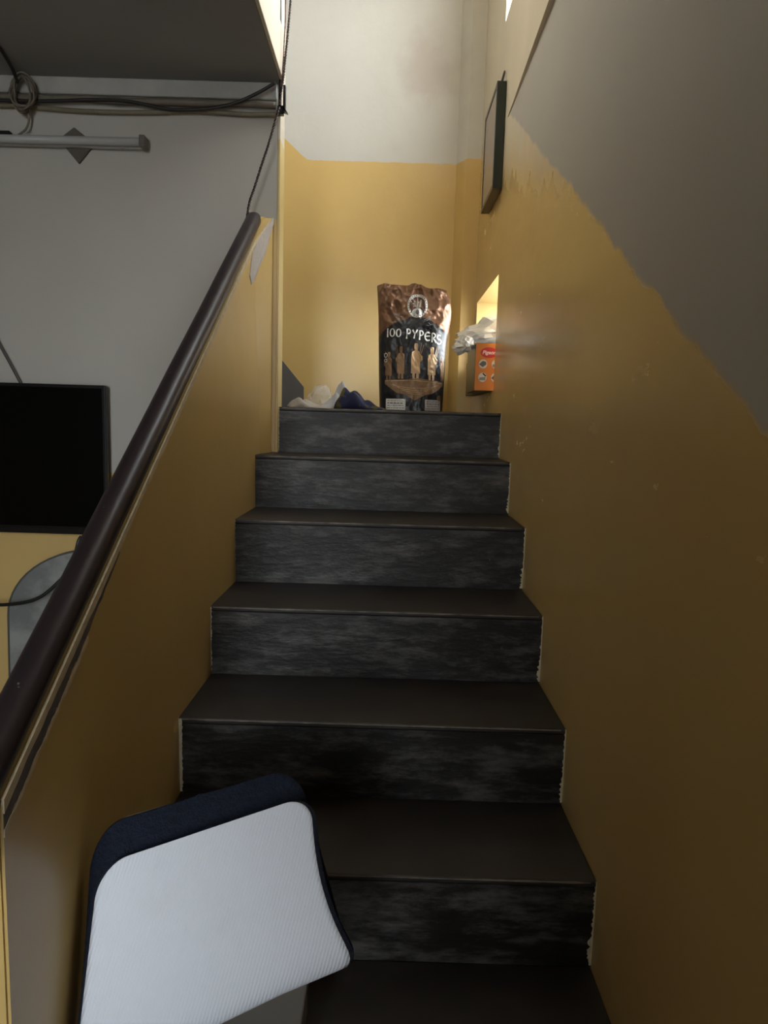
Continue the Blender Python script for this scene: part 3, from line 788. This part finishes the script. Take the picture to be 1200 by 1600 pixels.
# smudged flourish left and right of the emblem
rngf = random.Random(11)
for cx in (32, 88):
    fl_ = []
    for k in range(7):
        x0 = cx + rngf.uniform(-10, 10); y0 = 55 + rngf.uniform(-5, 5) + (3 if cx > 60 else 0)
        fl_ += stroke([(x0 - 4, y0 + rngf.uniform(-2, 2)), (x0, y0 + rngf.uniform(-2.5, 2.5)), (x0 + 4, y0 + rngf.uniform(-2, 2))], [.6, 1.3, .6])
    decal_polys('flourish', fl_, M_GINK, sack, .0018)
# pipers: gold silhouettes, head, bearskin, coat, kilt, legs, pipe drones
def piper(cx, top, bot, s=1.0, arm=1):
    h = bot - top; U = lambda dx, t: (cx + dx * s, top + h * t)
    P = []
    P.append([U(-1.8, 0.0), U(1.8, 0.0), U(2.4, .06), U(2.2, .15), U(1.6, .20), U(-1.6, .20), U(-2.2, .15), U(-2.4, .06)])
    P.append([U(-1.8, .19), U(1.8, .19), U(4.8, .25), U(5.6, .33), U(4.4, .52), U(4.6, .66), U(5.6, .84), U(-5.6, .84), U(-4.6, .66), U(-4.2, .52), U(-5.8, .36), U(-5.0, .25)])
    P.append([U(-4.2, .835), U(-.8, .835), U(-1.1, .93), U(-.9, 1), U(-3.8, 1), U(-3.4, .92)])
    P.append([U(.8, .835), U(4.2, .835), U(3.5, .92), U(3.9, 1), U(1.1, 1), U(1.3, .93)])
    P.append([U(arm * 4.2, .27), U(arm * 7.8, .36), U(arm * 8.2, .46), U(arm * 5.2, .52), U(arm * 3.8, .45)])
    P += stroke([U(arm * 4.4, .30), U(arm * 6.6, -.02)], .7) + stroke([U(arm * 5.6, .33), U(arm * 9.2, .04)], .6)
    return P
for (cx, top, bot, s, arm, m) in ((15, 107, 150, 1.0, -1, M_GOLDD), (36, 98, 148, 1.15, -1, M_GOLDD), (62, 93, 148, 1.4, 1, M_GOLD), (90, 98, 149, 1.25, 1, M_GOLD), (110, 112, 149, .65, -1, M_GOLDD)):
    decal_polys('piper_figure', piper(cx, top, bot, s, arm), m, sack, .0018)
# scrolled bronze pedestal
decal_polys('pedestal', [[(9, 150), (45, 149), (62, 146), (80, 149), (110, 151), (111, 156), (104, 163), (92, 170), (80, 172), (70, 177), (62, 181), (54, 177), (44, 172), (30, 170), (18, 162), (9, 156)]], M_GOLDD, sack, .0016)
sw = []
for k in range(4):
    sw += stroke(arc(62, 155 + k * 4, 40 - k * 8, 7 - k, 15, 165, 14), .8)
sw += stroke([(10, 151.5), (62, 150), (110, 153)], 1.2)
decal_polys('pedestal_scroll', sw, M_GOLD, sack, .0026)
for (u0, u1, vv0, vv1, m) in ((12, 46, 179, 196, M_INK), (80, 108, 179, 196, plain('pink_grey_label', (.50, .46, .45), .5))):
    decal_polys('label_panel', [[(u0, vv0), (u1, vv0), (u1, vv1), (u0, vv1)]], m, sack, .0018)
    ln = []
    rl = random.Random(int(u0))
    for k in range(4):
        v = vv0 + 3 + k * 3.6; x = u0 + 2.5
        while x < u1 - 5:
            L = rl.uniform(2, 6); ln += stroke([(x, v), (min(x + L, u1 - 2), v)], 1.3 if k == 1 else .8); x += L + 1.2
    decal_polys('label_print', ln, M_BINK if u0 < 50 else M_GINK, sack, .0028)
# small round mark by the right label, and side code at the left margin
decal_polys('round_mark', [arc(105, 176, 4.2, 4.6, 0, 360, 16)[:-1]], M_GOLDD, sack, .003)
decal_polys('margin_mark', stroke(arc(9.5, 112, 2.6, 3.2, 0, 360, 12), .9) + stroke(arc(9.5, 120, 2.2, 2.4, 0, 360, 12), .8), M_INK, sack, .0022)

# ------------------------------------------------------------------ orange carton and plastic bag on the sill
M_OR = plain('orange_carton', (.62, .21, .035), .42, var=.12, scale=18)
M_BK = plain('black_carton_side', (.014, .014, .013), .35, var=.3)
cx0, cx1, cy0, cy1, cz0, cz1 = .361, .612, 3.0, 3.30, HOLE[2] + .001, 1.583
ct = empty('orange_carton', ((cx0 + cx1) / 2, 3.1, cz0)); dk = empty('black_box', (.5, 3.47, HOLE[2])); tag(dk, 'black box behind the orange carton in the wall opening', 'box')
adopt(dk, box('box_body', .395, .612, 3.31, 3.635, HOLE[2] + .001, 1.52, M_BK, bevel=.002), box('box_lid', .393, .614, 3.308, 3.637, 1.52, 1.55, M_BK, bevel=.002))
tag(ct, 'orange appliance carton with a red oval logo on the wall opening sill', 'box')
adopt(ct, box('carton_body', cx0, cx1, cy0 + .002, cy1, cz0, cz1, M_BK, bevel=.001), box('printed_face', cx0 + .001, cx1 - .001, cy0, cy0 + .003, cz0 + .001, cz1 - .001, M_OR))
def flat_poly(name, polys, y, mat, parent):
    bm = bmesh.new()
    for poly in polys:
        bm.faces.new([bm.verts.new((p[0], y, p[1])) for p in poly])
    for f in bm.faces:
        f.normal_update()
        if f.normal.y > 0: f.normal_flip()
    me = bpy.data.meshes.new(name); bm.to_mesh(me); bm.free(); me.materials.append(mat)
    o = bpy.data.objects.new(name, me); col.objects.link(o); adopt(parent, o); return o
M_RED = plain('red_logo_ink', (.50, .035, .03), .35)
lx, lz = .417, 1.544
flat_poly('logo_oval', [arc(lx, lz, .036, .022, 0, 360, 32)[:-1]], cy0 - .0006, M_RED, ct)
def text_mesh(name, body, size, loc, mat, parent, shear=0.0, offset=0.0):
    cu = bpy.data.curves.new(name, 'FONT'); cu.body = body; cu.size = size; cu.align_x = 'CENTER'; cu.align_y = 'CENTER'; cu.shear = shear; cu.offset = offset; cu.resolution_u = 4
    tmp = bpy.data.objects.new(name + '_tmp', cu); col.objects.link(tmp)
    bpy.context.view_layer.update()
    me = bpy.data.meshes.new_from_object(tmp.evaluated_get(bpy.context.evaluated_depsgraph_get()))
    bpy.data.objects.remove(tmp); bpy.data.curves.remove(cu)
    me.transform(Matrix.Translation(loc) @ Matrix.Rotation(math.pi / 2, 4, 'X')); me.materials.clear(); me.materials.append(mat)
    o = bpy.data.objects.new(name, me); col.objects.link(o); adopt(parent, o); return o
text_mesh('logo_lettering', 'Pigeon', .021, (lx, cy0 - .0012, lz), plain('pink_white_ink', (.80, .62, .62), .4), ct, shear=.25, offset=.0006)
M_DISC = plain('white_disc_ink', (.66, .62, .54), .45); M_APP = plain('grey_appliance_ink', (.13, .12, .11), .45); M_APP2 = plain('green_grey_ink', (.24, .25, .20), .45)
for (dx, dz, kind) in ((.394, 1.497, 0), (.447, 1.497, 1), (.394, 1.442, 1), (.447, 1.442, 0), (.50, 1.497, 1), (.50, 1.442, 0)):
    flat_poly('picture_disc', [arc(dx, dz, .0175, .019, 0, 360, 24)[:-1]], cy0 - .0006, M_DISC, ct)
    if kind == 0:
        flat_poly('appliance_picture', [[(dx - .017, dz - .002), (dx - .002, dz + .013), (dx + .012, dz + .009), (dx + .014, dz - .002), (dx - .001, dz - .013)]], cy0 - .0012, M_APP, ct)
    else:
        flat_poly('appliance_picture', [[(dx - .013, dz - .012), (dx + .012, dz - .012), (dx + .012, dz + .002), (dx - .013, dz - .001)]], cy0 - .0012, M_APP2, ct)
        flat_poly('appliance_picture', [[(dx - .002, dz + .015), (dx + .003, dz + .018), (dx + .016, dz + .006), (dx + .012, dz + .003)]], cy0 - .0012, M_BINK, ct)

def crumple(name, c, rad, seed, mat, sub=5, amp=(.30, .22, .10), flat=None, fn=None, smooth=True):
    bm = bmesh.new(); bmesh.ops.create_icosphere(bm, subdivisions=sub, radius=1)
    for v in bm.verts:
        d = v.co.normalized(); o_ = V3((seed, seed * 2.1, -seed))
        n = amp[0] * noise.noise(d * 1.5 + o_) + amp[1] * (abs(noise.noise(d * 3.3 + o_)) - .25) * 1.6 + amp[2] * (abs(noise.noise(d * 8 + o_)) - .25) * 1.6
        p = V3((d.x * rad[0], d.y * rad[1], d.z * rad[2])) * (1 + n)
        if fn: p = fn(p, d)
        p = p + V3(c)
        if flat is not None and p.z < flat: p.z = flat + .001 * noise.noise(p * 50)
        v.co = p
    return from_bm(name, bm, mat, None, smooth)
g = G('white_thin_plastic'); g.set(Base_Color=g.mix(g.noise(20, 4), (.78, .76, .72), (.90, .89, .87)), Roughness=.25)
g.b.inputs['Transmission Weight'].default_value = .15; g.b.inputs['Subsurface Weight'].default_value = .0
g.bump(g.noise(30, 3, .5), .25, .006); M_PLASTIC = g.m
pb = empty('plastic_bag', (.45, 3.12, 1.585)); tag(pb, 'crumpled white plastic bag lying on the orange carton', 'bag')
def droop(p, d):
    t = max(0, -p.x - .02) / .10
    p.z += .020 * math.sin(min(1, max(0, (p.x + .12) / .2)) * math.pi * .5) - .010 * t
    return p
adopt(pb, crumple('bag_body', (.432, 3.11, 1.630), (.135, .085, .048), 2.3, M_PLASTIC, flat=1.585, fn=droop, amp=(.30, .42, .0), sub=3, smooth=False))
adopt(pb, crumple('bag_handle', (.318, 3.05, 1.578), (.040, .026, .034), 6.1, M_PLASTIC, sub=3, amp=(.5, .5, .1), smooth=False))
adopt(pb, crumple('bag_handle', (.292, 3.045, 1.566), (.022, .014, .020), 9.4, M_PLASTIC, sub=3, amp=(.5, .5, .1), smooth=False))

# ------------------------------------------------------------------ clothes and plastic on the landing
M_CL1 = plain('beige_grey_cloth', (.40, .36, .31), .8, var=.2, scale=14, bump=.1)
M_CL2 = plain('pale_blue_white_cloth', (.55, .55, .56), .8, var=.15, scale=14, bump=.1)
g = G('navy_olive_cloth'); cn = g.ramp(g.noise(14, 3), .5, .56)
g.set(Base_Color=g.mix(cn, (.010, .014, .060), (.085, .075, .018)), Roughness=.75); g.bump(g.noise(30, 3), .15, .006); M_CL3 = g.m
def cloth(name, cx, cy, w2, d2, h, peak, mat, seed, folds=7.0):
    n_, m_ = 46, 26; V = []; F = []
    for k in (0, 1):
        for j in range(m_ + 1):
            for i in range(n_ + 1):
                u = 2 * i / n_ - 1; v = 2 * j / m_ - 1
                wob_ = 1 + .16 * noise.noise(V3((math.atan2(v, u) * 1.7, seed, 0)))
                x = u * math.sqrt(1 - v * v / 2) * wob_; y = v * math.sqrt(1 - u * u / 2) * wob_
                e = max(0.0, 1 - (u * u + v * v - u * u * v * v))
                pk = math.exp(-((u - peak) / .55) ** 2)
                ph = folds * (x * .8 + y * .5 + .5 * noise.noise(V3((x * 1.4, y * 1.4, seed)))) 
                z = h * (.22 + .78 * pk) * e ** .45 * (1 + .30 * math.sin(ph) + .18 * noise.noise(V3((x * 3, y * 3, seed + 4))))
                V.append((cx + x * w2, cy + y * d2, LAND + .0015 + (z + .003 * e ** .3 if k == 0 else 0)))
    w_ = n_ + 1; T = w_ * (m_ + 1)
    for j in range(m_):
        for i in range(n_):
            q = j * w_ + i; F.append((q, q + 1, q + 1 + w_, q + w_)); F.append((T + q, T + q + w_, T + q + w_ + 1, T + q + 1))
    for j in range(m_):
        for i in (0, n_): q = j * w_ + i; F.append((q, q + w_, q + w_ + T, q + T))
    for j in (0, m_):
        for i in range(n_): q = j * w_ + i; F.append((q, q + 1, q + 1 + T, q + T))
    o = mesh(name, V, F, mat, None, True)
    bm = bmesh.new(); bm.from_mesh(o.data); bmesh.ops.remove_doubles(bm, verts=bm.verts, dist=1e-5); bmesh.ops.recalc_face_normals(bm, faces=bm.faces[:]); bm.to_mesh(o.data); bm.free()
    return o
o = cloth('grey_cloth', -.322, 2.93, .090, .05, .038, -.45, M_CL1, 1.2); tag(o, 'beige grey cloth lying at the left end of the landing edge', 'cloth')
o = cloth('white_cloth', -.215, 3.06, .085, .05, .105, .35, M_CL2, 4.9, 9); tag(o, 'pale white cloth bunched up behind the navy one on the landing', 'cloth')
o = cloth('navy_cloth', -.118, 2.97, .105, .05, .100, -.45, M_CL3, 7.7, 6); tag(o, 'crumpled navy and olive cloth beside the printed sack', 'cloth')
g = G('clear_plastic'); g.set(Base_Color=(.9, .88, .82), Roughness=.12); g.b.inputs['Alpha'].default_value = .30
g.bump(g.noise(40, 4), .6, .006)
o = crumple('clear_plastic_bag', (-.305, 3.25, LAND + .050), (.06, .045, .065), 3.3, g.m, flat=LAND + .0015, amp=(.22, .16, .0), sub=3, smooth=False); tag(o, 'clear crumpled plastic bag behind the cloths on the landing', 'bag')
